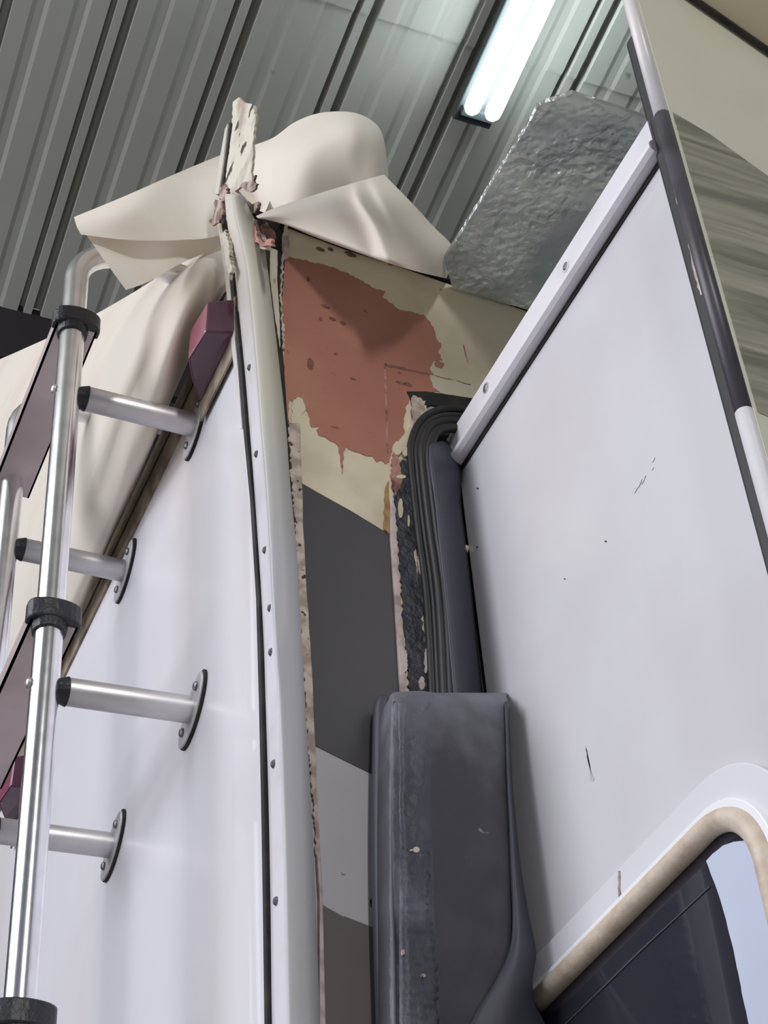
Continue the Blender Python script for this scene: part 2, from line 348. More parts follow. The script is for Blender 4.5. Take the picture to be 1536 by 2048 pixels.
decal('chipped_paint', [(584, 808), (594, 796), (604, 800), (610, 822), (602, 830), (600, 960), (592, 960), (588, 870), (582, 850)], 'cream', .0016, 1.5, 6, 9)
# seam scratches round the old opening
decal('crack', jag([(766, 724), (770, 730), (772, 770), (775, 850), (776, 920), (773, 920), (770, 850), (768, 770)], .8, 7, 4), 'redrot', .0014)
decal('crack', jag([(768, 728), (800, 736), (845, 746), (885, 757), (940, 770), (940, 773), (885, 760), (845, 750), (800, 741), (770, 734)], 1.2, 6, 6), 'scuff', .0014)
decal('worn_lip', [(858, 752), (900, 762), (950, 776), (960, 796), (940, 800), (880, 788), (866, 778)], 'agedtrim', .0016, 1.2, 8, 14, label='chipped cream lip above the opening')
for i, (x, y, a, b) in enumerate([(915, 780, 12, 4), (650, 615, 10, 3), (664, 640, 8, 3), (685, 648, 6, 4), (640, 640, 4, 4), (705, 760, 6, 2), (800, 768, 10, 3), (815, 771, 9, 4), (700, 510, 12, 4), (660, 500, 6, 3), (640, 500, 9, 3), (795, 530, 11, 4), (780, 528, 6, 4), (615, 560, 3, 5), (620, 730, 7, 12)]):
    pts = [(x+a*math.cos(t), y+b*math.sin(t)+.35*a*math.cos(t)) for t in (2*math.pi*k/9 for k in range(9))]
    decal('scuff', jag(pts, 1.6, 3, 40+i), 'scuff', .0015)
# cavity where the trim has come away, with a pale framing strip inside
obj('wall_cavity', poly(('x', 0), [(505, 420), (562, 440), (572, 470), (566, 560), (560, 640), (568, 760), (578, 900), (590, 1000), (600, 1150), (590, 1150), (560, 900), (530, 600), (508, 480)], .0018, -.004), 'blackgap', side_w, label='black open gap beside the lifted trim')
obj('framing_strip', poly(('x', 0), jag([(538, 500), (553, 505), (552, 560), (557, 640), (558, 700), (548, 640), (538, 560)], .5, 7, 12), .003, .0005), 'agedtrim', side_w, label='pale framing strip in the gap')
obj('splintered_wood', poly(('x', 0), jag([(516, 462), (530, 452), (542, 466), (549, 484), (538, 484), (526, 480)], 3, 5, 13), .005, .0005), 'redrot', side_w, label='red splintered wood end')
obj('wall_sealant', poly(('x', 0), jag([(566, 446), (574, 450), (576, 520), (566, 524), (561, 600), (568, 700), (563, 704), (558, 600), (561, 520)], 2.2, 5, 17), .0035, .0005), 'sealant', side_w)
# sealant bead down beside the corner trim
L_ = [(574, 850), (580, 960), (588, 1060), (594, 1200), (604, 1350), (612, 1480), (622, 1600), (630, 1715)]
Rr = [(638, 1715), (632, 1600), (628, 1490), (622, 1350), (612, 1200), (604, 1060), (602, 970), (598, 850)]
obj('sealant_bead', poly(('x', 0), jag(L_, 3.2, 5, 21, False)+jag(Rr, .8, 30, 22, False), .003, .0004), 'sealant', side_w, bevel=.0006, label='old ragged sealant bead')
obj('sealant_strip', poly(('x', 0), [(629, 1716), (637, 1714), (641, 1800), (650, 2200), (634, 2200), (634, 1800)], .005, .0004), 'pinkseal', side_w, bevel=.001, label='pinkish sealant strip')
# ---- trims and old adhesive beside the slide-out opening
obj('opening_trim', poly(('x', 0), [(778, 1000), (786, 1000), (792, 1100), (800, 1240), (812, 1400), (820, 1600), (806, 1600), (798, 1400), (786, 1200), (778, 1080)], .004, .0004), 'pinkseal', side_w, bevel=.001, label='thin cream edge trim of the opening')
obj('rust_stain', poly(('x', 0), jag([(768, 985), (778, 960), (786, 990), (784, 1030), (790, 1130), (784, 1130), (778, 1072), (766, 1062)], 1.5, 7, 31), .0024, .0004), 'rust', side_w, label='yellow brown rust stain')
obj('opening_flange', poly(('x', 0), jag([(786, 896), (800, 880), (822, 850), (830, 815), (850, 815), (850, 900), (856, 1000), (872, 1400), (872, 1600), (806, 1600), (800, 1400), (788, 1150), (776, 990), (776, 930)], .7, 12, 33), .0030, .0004), 'cream', side_w, label='chipped cream flange of the opening')
obj('old_adhesive', poly(('x', 0), jag([(790, 940), (800, 926), (818, 930), (824, 960), (830, 1040), (836, 1080), (822, 1108), (828, 1150), (842, 1165), (850, 1215), (838, 1240), (845, 1290), (852, 1390), (856, 1450), (818, 1450), (806, 1300), (798, 1180), (788, 1040), (784, 980)], 3.0, 6, 34), .0052, .0028), 'adhesive', side_w, label='torn black adhesive strip')
obj('primer_patch', poly(('x', 0), jag([(780, 915), (792, 905), (794, 935), (800, 965), (796, 985), (784, 1000), (778, 960)], 2.5, 5, 36), .0056, .0028), 'redrot', side_w)
for i, (x, y, a, b) in enumerate([(790, 905, 9, 14), (806, 912, 7, 9), (797, 962, 10, 4), (822, 990, 5, 16), (796, 1025, 5, 20), (812, 1050, 2, 12), (838, 1130, 8, 28), (852, 1260, 5, 26), (848, 1180, 3, 16), (806, 1330, 3, 22), (846, 1330, 3, 26), (838, 1375, 6, 14), (828, 900, 6, 40)]):
    pts = [(x+a*math.cos(t), y+b*math.sin(t)) for t in (2*math.pi*k/10 for k in range(10))]
    obj('paint_fleck', poly(('x', 0), jag(pts, 1.5, 4, 60+i), .0060, .0028), 'cream' if i < 6 else 'pinkseal', side_w)
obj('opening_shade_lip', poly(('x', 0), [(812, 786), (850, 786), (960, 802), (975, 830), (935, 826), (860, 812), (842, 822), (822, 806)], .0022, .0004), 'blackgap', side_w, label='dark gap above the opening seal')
obj('torn_seal_end', poly(('x', 0), jag([(820, 800), (845, 812), (842, 850), (838, 880), (826, 890), (822, 850)], 2, 5, 71), .007, .0028), 'sealant', side_w)
# black bulb seals that run up the opening and turn over its top
for i in range(4):
    o_ = 12.5*i
    pix = [(876+o_, 1560), (868+o_, 1400), (857+o_, 1200), (839+o_*.98, 1060), (830+o_*.96, 980), (824+o_*.95, 910+o_*.2), (828+o_*.9, 876+o_*.4), (842+o_*.75, 846+o_*.6), (868+o_*.5, 826+o_*.85), (905+o_*.3, 820+o_), (945+o_*.2, 826+o_), (1000, 842+o_)]
    path = catmull([P(('x', .006+.0075*i), *q) for q in pix], 6)
    obj('bulb_seal', tube(path, (.0048, .0036, .0052, .0042)[i], 12), 'rubber', side_w, smooth=True, label='black rubber bulb seal')
obj('opening_backing', poly(('x', 0), [(832, 880), (860, 835), (990, 845), (990, 1500), (872, 1500), (850, 1100), (838, 1000)], .005, .0032), 'blackgap', side_w)
# rivet on the wall beside the vinyl cover
rp = P(('x', 0), 746, 1808)
obj('rivet', disc(rp, (1, 0, 0), .0035, .002), 'screw', side_w, smooth=False)
rp = P(('x', 0), 686, 1745)
obj('rivet', disc(rp, (1, 0, 0), .0018, .0008), 'sidewhite', side_w)

# ---- corner trim (rows: bottom to top; seam edge, bend, side-face edge in the photo's pixels)
rows = [(552, 584, 646, 2260), (546, 578, 638, 2048), (543, 573, 629, 1800), (539, 567, 620, 1600), (533, 559, 608, 1400), (530, 552, 603, 1304), (525, 545, 597, 1200), (519, 540, 592, 1104), (509, 531, 578, 960), (501, 522, 571, 860), (491, 513, 558, 740), (479, 502, 544, 620),
        (471, 493, 534, 540), (461, 481, 525, 480), (455, 471, 508, 440), (452, 466, 494, 412), (451, 463, 482, 388)]
A, B, Cc, D2 = [], [], [], []
for a, b, c, y in rows:
    k = min(1.15, max(0, (700-y)/230)); lean = -.010*k*k
    pa = P(('y', -.004+lean), a, y); pb = P(('y', -.006+lean), b, y); pb2 = P(('x', max(pb.x+.0035, .0030)), b+5, y+1); pc = P(('x', max(pb.x+.0045, .0040)), c, y)
    A.append(pa); B.append(pb); Cc.append(pb2); D2.append(pc)
rws = []
for a, b, c, d in zip(A, B, Cc, D2):
    rws.append([a+V((0, .004, 0)), a, a*.8+b*.2, b*.85+a*.15, b+V((.0012, .0002, 0)), (b+c)*.5+V((.0015, -.0012, 0)), c, c*.4+d*.6, d, d+V((-.004, .0, 0))])
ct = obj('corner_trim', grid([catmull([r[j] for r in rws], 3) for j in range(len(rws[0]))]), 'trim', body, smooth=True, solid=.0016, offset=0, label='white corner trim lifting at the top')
for p in ct.data.polygons: p.use_smooth = True
def shade_side_face(o):      # side face gets the greyer aged paint, shade put into its colour
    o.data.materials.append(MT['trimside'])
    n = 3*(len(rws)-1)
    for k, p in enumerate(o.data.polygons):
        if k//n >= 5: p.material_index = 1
shade_side_face(ct)
# rubber insert seam line beside the trim and thin white lip outside it
def strip(name, pix, wpx, ylev, thick, m, par, label=None):
    a = [(x-wpx/2, y) for x, y in pix]; b = [(x+wpx/2, y) for x, y in pix[::-1]]
    return obj(name, poly(('y', ylev), a+b, ylev-thick, ylev), m, par, label=label)
seam = [(552, 2260), (546, 2048), (542, 1800), (538, 1600), (533, 1400), (527, 1200), (514, 1000), (500, 860), (491, 740), (480, 640), (473, 560), (463, 490), (456, 445), (450, 410)]
strip('trim_insert', seam, 6.0, 0, .0052, 'blackgap', ct, 'black insert line of the corner trim')
strip('trim_lip', [(x-7, y) for x, y in seam[7:]], 8, 0, .0062, 'trim', ct, 'thin white outer lip')
strip('trim_lip', [(x-5, y) for x, y in seam[:8]], 4, 0, .0045, 'trim', ct)
for x, y in [(497, 735), (511, 908), (528, 1100), (538, 1216), (540, 1304), (545, 1528), (550, 1802)]:
    c = P(('y', -.0062), x+2, y)
    s = obj('screw', disc(c+V((0, .002, 0)), (0, -1, 0), .0034, .0038, 12, dome=.4), 'screw', ct)
# torn top of the corner trim
top = [(470, 205), (482, 196), (492, 206), (512, 210), (516, 240), (510, 290), (508, 352), (514, 372), (498, 380), (486, 374), (474, 384), (462, 378), (454, 372), (458, 330), (465, 280), (470, 235)]
obj('torn_trim_end', poly(('y', -.012), jag(top, 1.8, 7, 81), -.0145, -.012), 'torn', ct, label='torn weathered top end of the corner trim')
obj('torn_trim_lip', poly(('y', -.010), [(464, 262), (469, 252), (460, 330), (451, 392), (444, 392), (452, 330)], -.018, -.010), 'trim', ct)
obj('torn_trim_insert', poly(('y', -.010), [(470, 248), (473, 250), (461, 340), (454, 402), (450, 402), (458, 330)], -.0165, -.010), 'blackgap', ct)
mid = [(450, 372), (470, 376), (480, 388), (498, 404), (508, 420), (514, 446), (526, 470), (540, 500), (498, 500), (470, 470), (458, 440), (448, 400)]
obj('torn_trim_middle', poly(('y', -.010), jag(mid, 1.6, 7, 82), -.013, -.008), 'torn', ct, label='crumpled middle of the torn trim')
for i, (pts, m) in enumerate([([(484, 368), (500, 362), (512, 350), (508, 361), (516, 368), (509, 380), (500, 384), (490, 378), (480, 374)], 'rot'),
                              ([(436, 372), (444, 376), (452, 368), (456, 384), (454, 398), (446, 404), (438, 392), (430, 388)], 'rot'),
                              ([(432, 400), (446, 402), (450, 428), (440, 446), (426, 452), (420, 444), (430, 430)], 'rot'),
                              ([(496, 402), (506, 410), (519, 404), (516, 420), (506, 430), (514, 450), (518, 470), (506, 472), (498, 450), (494, 430)], 'rot'),
                              ([(506, 440), (514, 452), (518, 474), (534, 486), (546, 478), (549, 492), (530, 494), (512, 482), (504, 462)], 'redrot'),
                              ([(446, 470), (456, 460), (462, 500), (468, 540), (462, 560), (456, 520)], 'torn')]):
    obj('wood_splinter', poly(('y', -.016), jag(pts, 2.4, 4, 90+i), -.0165-.0004*i, -.0145), m, ct, label='splintered rotten wood clinging to the trim')

# ---- clearance lights on the rear wall
def clearance(name_label, cx, cz):
    t = thing('clearance_light', name_label, 'vehicle light', (cx, 0, cz))
    T = V((cx, 0, cz))
    bm = bmesh.new()
    v = [bm.verts.new(T+V(p)) for p in [(-.052, -.004, -.024), (-.052, -.004, .026), (.052, -.004, .026), (.052, -.004, -.024),
                                          (-.032, -.020, .022), (.000, -.033, .024), (.042, -.030, .022), (-.026, -.022, -.022), (.002, -.036, -.022), (.042, -.032, -.022)]]
    F_ = [((1, 4, 7, 0), 0), ((4, 5, 8, 7), 0), ((5, 6, 9, 8), 0), ((1, 2, 6, 5, 4), 0), ((0, 7, 8, 9, 3), 1), ((2, 3, 9, 6), 1), ((0, 3, 2, 1), 1)]  # underside, end and back take the lens colour with shade painted in
    for f, mi in F_:
        q = bm.faces.new([v[i] for i in f]); q.material_index = mi
    bmesh.ops.recalc_face_normals(bm, faces=bm.faces)
    obj('lens', bm, ['lens', 'lens_shade'], t, bevel=.002, label='maroon plastic lens')
    obj('base_plate', box(cx-.050, cx+.054, -.0058, -.0032, cz-.050, cz+.028), 'roofedge', t, bevel=.001, label='pale base plate')
    return t
cl = V((-.138, 0, 2.892))
clearance('maroon wedge clearance light under the rear roof edge beside the corner trim', cl.x, cl.z)
cl2 = P(('y', -.01), 40, 1585)
clearance('dark maroon light partly hidden behind the ladder rail low on the rear wall', cl2.x, cl2.z)

# ================================================================== LADDER
lad = thing('ladder', 'aluminium ladder with black tread caps bolted to the white rear wall', 'ladder', (-.33, -.135, 1.2))
XR, XL, YR, RR = -.2135, -.452, -.135, .0127
def rail(x):
    pth = [V((x, YR, 1.2)), V((x, YR, 2.2)), V((x, YR, 3.035))]
    for k in range(1, 9):
        a = math.pi/2*k/8; pth.append(V((x, YR+.055*(1-math.cos(a)), 3.035+.055*math.sin(a))))
    pth += [V((x, YR+.10, 3.088)), V((x, YR+.22, 3.07))]
    return tube(pth, RR, 32)
for x in (XR, XL):
    obj('rail', rail(x), 'alu', lad, smooth=True, label='polished tubular rail')
def tread(z):
    y0, y1 = -.153, -.111
    bm = box(XL-.02, XR+.006, y0, y1, z-.004, z)
    for yy in (y0, y1-.002): box(XL-.02, XR+.006, yy, yy+.002, z-.004, z+.016, bm)
    t = obj('tread', bm, 'tread', lad, label='flat aluminium tread')
    for sx, xx in ((1, XR),):
        pts = []
        for k in range(13):
            a = -math.pi/2 + math.pi*k/12
            pts.append(V((xx+sx*(.005+.012*math.cos(a)), (y0+y1)/2+.0245*math.sin(a), z-.003)))
        pts += [V((xx-sx*.004, y1+.0035, z-.003)), V((xx-sx*.004, y0-.0035, z-.003))]
        obj('end_cap', prism(pts, (0, 0, .021)), 'blackplastic', t, bevel=.002, label='black plastic tread cap')
        obj('collar', tube([V((xx, YR, z-.011)), V((xx, YR, z-.003))], [.0150, .0165], 20), 'blackplastic', t)
    return t
for z in (2.957, 2.570, 2.186, 1.80): tread(z)
def standoff(x, z, zf):
    a = V((x, YR+.010, z)); b = V((x, -.004, zf)); d = (b-a).normalized()
    t = obj('standoff', tube([a+d*.0085, a+d*.010, b-d*.001, b], [.0118, .0125, .0125, .0125], 24), 'duralu', lad, smooth=True, label='dull tubular standoff')
    obj('saddle', tube([a-d*.004, a+d*.001, a+d*.0095], [.0060, .0105, .0134], 20), 'blackplastic', t, label='black plastic saddle')
    pts = []
    for k in range(28):
        q = 2*math.pi*k/28; c, s = math.cos(q), math.sin(q)
        pts.append(V((x+.031*s-.0105*c*(.7 if c > 0 else 1), -.0048, zf+.020*s+.0175*c*(.7 if c > 0 else 1))))
    f = obj('flange', prism(pts, (0, .0022, 0)), 'tarnish', t, bevel=.0008, label='grey oval mounting flange')
    obj('gasket', prism([V((p.x+(p.x-x)*.05+.0008, -.0026, zf+(p.z-zf)*1.04)) for p in pts], (0, .0024, 0)), 'blackgap', t, label='dark gasket behind the flange')
    for s_ in (-1, 1):
        c = V((x+.0185*s_, -.0048, zf+.0125*s_)); obj('screw', disc(c, (0, -1, 0), .0042, .003, 12, dome=.4), 'screw', t)
    c = V((x, YR-.0125, z+.002)); obj('bolt', disc(c, (0, -1, 0), .005, .004, 14, dome=.5), 'duralu', t, smooth=True)
for x, z, zf in [(XR, 2.861, 2.862), (XR, 2.500, 2.507), (XL, 2.859, 2.860), (XL, 2.505, 2.510), (XR, 1.9, 1.9), (XL, 1.9, 1.9)]:
    standoff(x, z, zf)

# ================================================================== SLIDE-OUT
XS = .372
slide = thing('slide_out', 'white slide-out room box with top molding and dark framed window beside the black seal', 'slide-out', (.19, .9, 1.2))
obj('end_panel', box(.012, XS, YS, YS+.02, 1.35, 2.66), 'gelcoat', slide, label='glossy white end panel')
obj('box_body', box(.012, XS-.001, YS+.02, 2.4, 1.35, 2.683), 'body', slide)
# top molding
z0, z1 = 2.652, 2.690
prof = [(YS+.012, z1), (YS-.006, z1), (YS-.008, z1-.002), (YS-.008, z0+.012), (YS-.0105, z0+.0095), (YS-.013, z0+.005), (YS-.0125, z0+.001), (YS-.009, z0-.002), (YS-.002, z0-.002), (YS, z0)]
bm = prism([V((.004, y, z)) for y, z in prof], (XS+.006-.004, 0, 0))
tm = obj('top_molding', bm, 'trim', slide, smooth=False, label='white top edge molding with rounded lip')
for x, y in [(1132, 533), (972, 776)]:
    c = P(('y', YS-.008), x, y)
    s = obj('screw', disc(c, (0, -1, 0), .0036, .0016, 16, dome=.3), 'screw', tm)
    obj('screw_washer', disc(c, (0, -1, 0), .0052, .0007, 16), 'duralu', tm)
obj('molding_shadow_line', box(.012, XS, YS-.0012, YS, z0-.0065, z0-.002), 'blackgap', slide, label='dark shadow line painted under the molding')  # black strip stands in for the shadow under the lip
# outer edge: black seal, edge trim in three colours, fascia
obj('edge_seal', box(XS+.0005, XS+.016, YS-.006, YS+.012, 1.35, 2.80), 'rubber', slide, bevel=.004, label='black rubber seal behind the fascia')
obj('seal_residue', poly(('y', YS-.0065), jag([(1322-4, 215), (1335, 270), (1348, 330), (1360, 380), (1373, 440), (1394, 530), (1410, 590), (1402, 590), (1384, 520), (1370, 450), (1352, 390), (1342, 330), (1326, 270), (1310, 215)], 2.0, 8, 101), YS-.0072, YS-.004), 'pinkseal', slide, label='flaking pale residue on the seal')
zt1 = P(('x', .40), 1338, 228).z; zt2 = P(('x', .40), 1482, 815).z
yt = .159
for a, b, m, lb in ((2.98, zt1, 'trim', 'white rounded edge trim'), (zt1, zt2, 'blacktrim', 'black rounded edge trim'), (zt2, 1.35, 'trim', 'white rounded edge trim')):
    obj('edge_trim', tube([V((.3965, yt, a)), V((.3965, yt, (a+b)/2)), V((.3965, yt, b))], .0062, 20), m, slide, smooth=True, label=lb)
fas = obj('fascia', box(.390, .4035, yt+.002, 2.5, 1.35, 2.98), 'fascia', slide, label='off-white outer fascia')
g = [(1340, 222), (1420, 268), (1536, 352), (1700, 470), (1700, 900), (1560, 842), (1520, 826), (1478, 812), (1400, 500)]
pts = [P(('x', .404), *q) for q in g]
for p in pts:
    p.y = max(p.y, yt+.004)
obj('grey_graphic', prism([V((.4040, p.y, p.z)) for p in pts], (-.0008, 0, 0)), 'swirl', fas, label='brushed grey swirl graphic')
# awning case on the fascia
q = [P(('x', .406), 1385, 0), P(('x', .406), 1536, 105)]
d = (q[1]-q[0]).normalized()
a0, a1 = q[0]-d*.4, q[1]+d*.9
bm = prism([a0+V((0, 0, 0)), a0+V((.036, 0, .008)), a0+V((.042, 0, .050)), a0+V((0, 0, .075))], a1-a0)
obj('awning_case', bm, 'case', fas, bevel=.003, label='cream awning case along the fascia')
bm = prism([a0+V((0, 0, -.003)), a0+V((.004, 0, -.003)), a0+V((.004, 0, .001)), a0+V((0, 0, .001))], a1-a0)
obj('awning_rail', bm, 'blackgap', fas)
# scuffs and small marks on the end panel
def mark(pix, m, out=.0006, amp=.6, seed=1, name='scuff'):
    obj(name, poly(('y', YS), jag(pix, amp, 4, seed), YS-out, YS-.0001), m, slide)
for i, (x, y, l_, w_) in enumerate([(1280, 968, 20, 3.0), (1288, 960, 18, 2.4), (1273, 980, 14, 1.6), (1308, 920, 10, 1.4), (1306, 938, 6, 1.2)]):
    mark([(x-l_*.25, y+l_/2), (x+w_/2, y), (x+l_*.25, y-l_/2), (x-w_/2, y-2)], 'tarnish', seed=110+i)
mark([(1172, 1492), (1176, 1520), (1184, 1546), (1189, 1556), (1187, 1563), (1181, 1560), (1178, 1530)], 'tarnish', .0004, .5, 120, 'dirt_streak')
for i, (x, y, r_) in enumerate([(956, 977, 1.8), (1212, 1083, 1.8), (955, 1094, 1.4), (1130, 1158, 1.3)]):
    mark([(x+r_*math.cos(t), y+r_*math.sin(t)) for t in (2*math.pi*k/7 for k in range(7))], 'blackgap', .0005, .1, 130+i, 'speck')
for (x, y, r_, m) in [(916, 1014, .0042, 'tan'), (934, 1100, .004, 'tan')]:
    c = P(('y', YS-.001), x, y); obj('sealant_blob', disc(c, (0, -1, 0), r_, .004, 14, dome=.6), m, slide, smooth=True)
# rubber wiper flap between wall and box
fl = [(885, 893, 908, 886), (930, 863, 914, 932), (1000, 873, 914, 1000), (1080, 881, 924, 1085), (1200, 894, 938, 1205), (1300, 903, 948, 1300), (1400, 912, 958, 1400), (1560, 926, 972, 1560)]
fl[0] = (890, 862, 894, 882)
rws = []
for y, a, b, y2 in fl:
    pa = P(('x', .036), a, y); pb = P(('y', YS-.003), b+5, y2); rws.append([pa+V((-.010, .006, 0)), pa, pa*.6+pb*.4+V((.001, -.001, 0)), pb])
obj('wiper_flap', grid(loft(rws, 4, 4)), 'flap', slide, smooth=True, solid=.003, offset=0, label='bluish black rubber wiper flap')

# ---- window in the slide-out's end
ZW, XA, RAD = 2.126, .2625, .050
def outline(off, n=14, x0=.0, zlow=1.62):
    """rounded frame outline at distance off outside the gasket's centre line, from the wall side up over the corner and down."""
    pts = [V((x0, 0, ZW+off)), V((.13, 0, ZW+off))]
    cx, cz = XA, ZW-RAD
    for k in range(n+1):
        a = math.pi/2*(1-k/n)
        pts.append(V((cx+(RAD+off)*math.cos(a), 0, cz+(RAD+off)*math.sin(a))))
    pts.append(V((cx+(RAD+off), 0, zlow)))
    return pts
def ringband(o0, o1, y0, y1):
    a, b = outline(o0), outline(o1); bm = bmesh.new()
    rows = [[V((p.x, y0, p.z)) for p in a], [V((p.x, y0, p.z)) for p in b], [V((p.x, y1, p.z)) for p in b], [V((p.x, y1, p.z)) for p in a]]
    rows.append(rows[0]); grid(rows, bm); bmesh.ops.remove_doubles(bm, verts=bm.verts, dist=1e-6)
    bmesh.ops.recalc_face_normals(bm, faces=bm.faces); return bm
win = obj('window', ringband(.010, .034, YS-.004, YS), 'ring', slide, bevel=.0012, label='dark window with rounded grey frame')
obj('frame_ring', ringband(.0065, .0125, YS-.0075, YS), 'ringw', win, bevel=.001, label='white inner frame ring')
obj('gasket', tube([V((p.x, YS-.006, p.z)) for p in outline(0, 24)], .0074, 16), 'tan', win, smooth=True, label='rounded tan gasket')
inner = outline(-.004)
ip = [V((p.x, YS-.0015, p.z)) for p in inner] + [V((.0, YS-.0015, 1.62))]
obj('pane', prism(ip, (0, .0012, 0)), 'glass', win, label='dark tinted glass pane')
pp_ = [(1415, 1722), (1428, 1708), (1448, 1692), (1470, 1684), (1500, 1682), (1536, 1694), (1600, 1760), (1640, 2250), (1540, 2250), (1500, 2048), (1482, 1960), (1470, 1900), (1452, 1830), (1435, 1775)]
obj('pale_area', poly(('y', YS-.002), jag(pp_, .8, 12, 140), YS-.0030, YS-.0017), 'pale', win, label='pale blue area on the glass')  # pale blue shape laid over the right part of the pane
obj('pane_line', poly(('y', YS-.002), [(1130, 2048), (1280, 1900), (1420, 1772), (1420, 1774), (1281, 1903), (1133, 2048)], YS-.0022, YS-.0016), 'stripe', win)
obj('frame_crack', poly(('y', YS-.004), jag([(1238, 1742), (1241, 1742), (1241, 1780), (1244, 1812), (1234, 1824), (1240, 1812), (1238, 1780)], .6, 6, 141), YS-.0048, YS-.0038), 'rot', win)

# ================================================================== BLACK VINYL COVER AT THE BOTTOM OF THE SEAL
cov = thing('vinyl_cover', 'black dusty vinyl seal cover standing out below the rubber seal', 'seal cover', (.04, .10, 1.6))
XB = .058
lv = [  # y, left rim, ridge b, ridge c, right edge d , outer x at d
    (1386, 790, 796, 872, 1005, XB-.020), (1390, 786, 791, 870, 1011, XB-.008), (1400, 784, 788, 869, 1014, XB), (1440, 780, 786, 868, 1016, XB+.002), (1560, 777, 785, 862, 1019, XB+.002), (1740, 777, 786, 866, 1026, XB+.002), (1905, 778, 788, 872, 1032, XB), (2048, 780, 791, 880, 1036, XB), (2300, 786, 796, 890, 1046, XB)]
rws = []
for i, (y, a, b, c, d_, xo) in enumerate(lv):
    pa = P(('x', xo-.004), a, y); pb = P(('x', xo), b, y); pc = P(('x', xo+.004), c, y); pd = P(('x', xo), d_, y)
    z = (pb.z+pc.z)/2
    bk = V((.004, pd.y+.004, pd.z+.012)); bl = V((.004, pa.y+.012, pa.z+.022))
    rws.append([bl, pa*.5+bl*.5, pa, pb+V((.001, 0, 0)), pb*.75+pc*.25+V((.002, 0, 0)), pb*.4+pc*.6+V((.0025, 0, 0)), pc, pc*.9+pd*.1, pc*.5+pd*.5, pd*.97+pc*.03, pd, pd+V((-.004, .003, 0)), bk])
top_ = [p*.35+(rws[0][0]+rws[0][-1])*.5*.65+V((-.008, .0, .004)) for p in rws[0]]
allr = [top_]+rws
cols = [catmull([r[j] for r in allr], 4) for j in range(13)]
bm = grid(cols); bmesh.ops.recalc_face_normals(bm, faces=bm.faces)
cv = obj('cover', bm, ['boot', 'bootrough'], cov, smooth=True, solid=.002, offset=-1, label='dusty black vinyl cover')
for p in cv.data.polygons:
    c = sum((cv.data.vertices[i].co for i in p.vertices), V((0, 0, 0)))/len(p.vertices)
nr = len(cols[0])-1
for k, p in enumerate(cv.data.polygons):
    if 2 <= k // nr <= 5: p.material_index = 1
rr_ = random.Random(7); tab = [(1402, 866), (1430, 850), (1470, 842), (1520, 852), (1560, 852), (1600, 836), (1640, 842), (1700, 860), (1760, 862), (1800, 856), (1860, 866), (1920, 872), (2040, 876), (2200, 884)]
def edge_at(y):
    for (a, xa), (b, xb) in zip(tab, tab[1:]):
        if a <= y <= b: return xa+(xb-xa)*(y-a)/(b-a)
    return tab[-1][1]
g_ = []; y = 1406
while y < 2190:
    xr = edge_at(y)+rr_.uniform(-3.5, 3.5); xl = 795+(y-1406)*.008
    o_ = XB+.0062
    g_.append([P(('x', XB+.002), xl-2, y)]+[P(('x', o_+rr_.uniform(-.0007, .0009)), xl+(xr-xl)*t, y) for t in (.12, .3, .5, .7, .86, .97)]+[P(('x', XB+.003), xr+2, y)])
    y += 7
obj('sealant_smear', grid(g_), 'bootrough', cv, smooth=True, label='lumpy smeared sealant strip down the cover')
for i, (x, y, a, b) in enumerate([(832, 1700, 7, 6), (822, 1701, 3, 2), (846, 1952, 5, 4), (806, 1905, 3, 6)]):
    pts = [(x+a*math.cos(t), y+b*math.sin(t)) for t in (2*math.pi*k/8 for k in range(8))]
    obj('dried_fleck', poly(('x', XB+.0066), jag(pts, 1.2, 3, 160+i), XB+.0072, XB+.0055), 'sealant' if i < 4 else 'flap', cv)
# left rolled rim against the wall
lr = [(768, 1404), (762, 1420), (760, 1500), (759, 1650), (761, 1800), (766, 1950), (772, 2100), (780, 2300)]
obj('rolled_rim', tube(catmull([P(('x', .014), x+4, y) for x, y in lr], 4), [.003]+[.0075]*28, 14), 'flap', cov, smooth=True, label='bluish rolled rim against the wall')
obj('ridge_bead', tube(catmull([P(('x', XB+.001), x, y) for x, y in [(789, 1404), (786, 1500), (784, 1650), (785, 1800), (789, 1950), (794, 2300)]], 4), .0012, 8), 'flap', cov, smooth=True)
# flared tail on the right
tl = [[(1011, 1404), (1013, 1404), (1015, 1404)], [(1013, 1480), (1015, 1480), (1018, 1480)], [(1015, 1560), (1018, 1560), (1022, 1560)], [(1019, 1650), (1024, 1650), (1030, 1650)], [(1022, 1740), (1030, 1740), (1040, 1740)], [(1026, 1840), (1040, 1840), (1057, 1840)], [(1018, 1905), (1044, 1905), (1069, 1903)], [(990, 1965), (1030, 1962), (1062, 1958)], [(950, 2030), (1020, 2020), (1066, 2010)], [(930, 2090), (1010, 2100), (1090, 2070)], [(920, 2250), (1000, 2250), (1110, 2250)]]
r_ = [[P(('x', XB+.0035), *t[0]), P(('x', XB+.006), *t[1]), P(('x', XB-.010), *t[2]), P(('x', .022), t[2][0]-6, t[2][1])] for t in tl]
obj('flared_tail', grid(loft(r_, 4, 4)), 'flap', cov, smooth=True, solid=.002, offset=0, label='bluish flared lower tail')

# ================================================================== FOIL BOARD ON THE MAIN ROOF
ZF = 2.914
fo = [(1145, 187), (1420, 280), (1415, 330), (1130, 700), (960, 650), (905, 577), (888, 522), (985, 365), (1064, 238), (1076, 212), (1108, 200)]
pts = [P(('z', ZF), *q) for q in fo]
for p in pts: p.x = max(p.x, .0035)
bm = bmesh.new(); N = 60
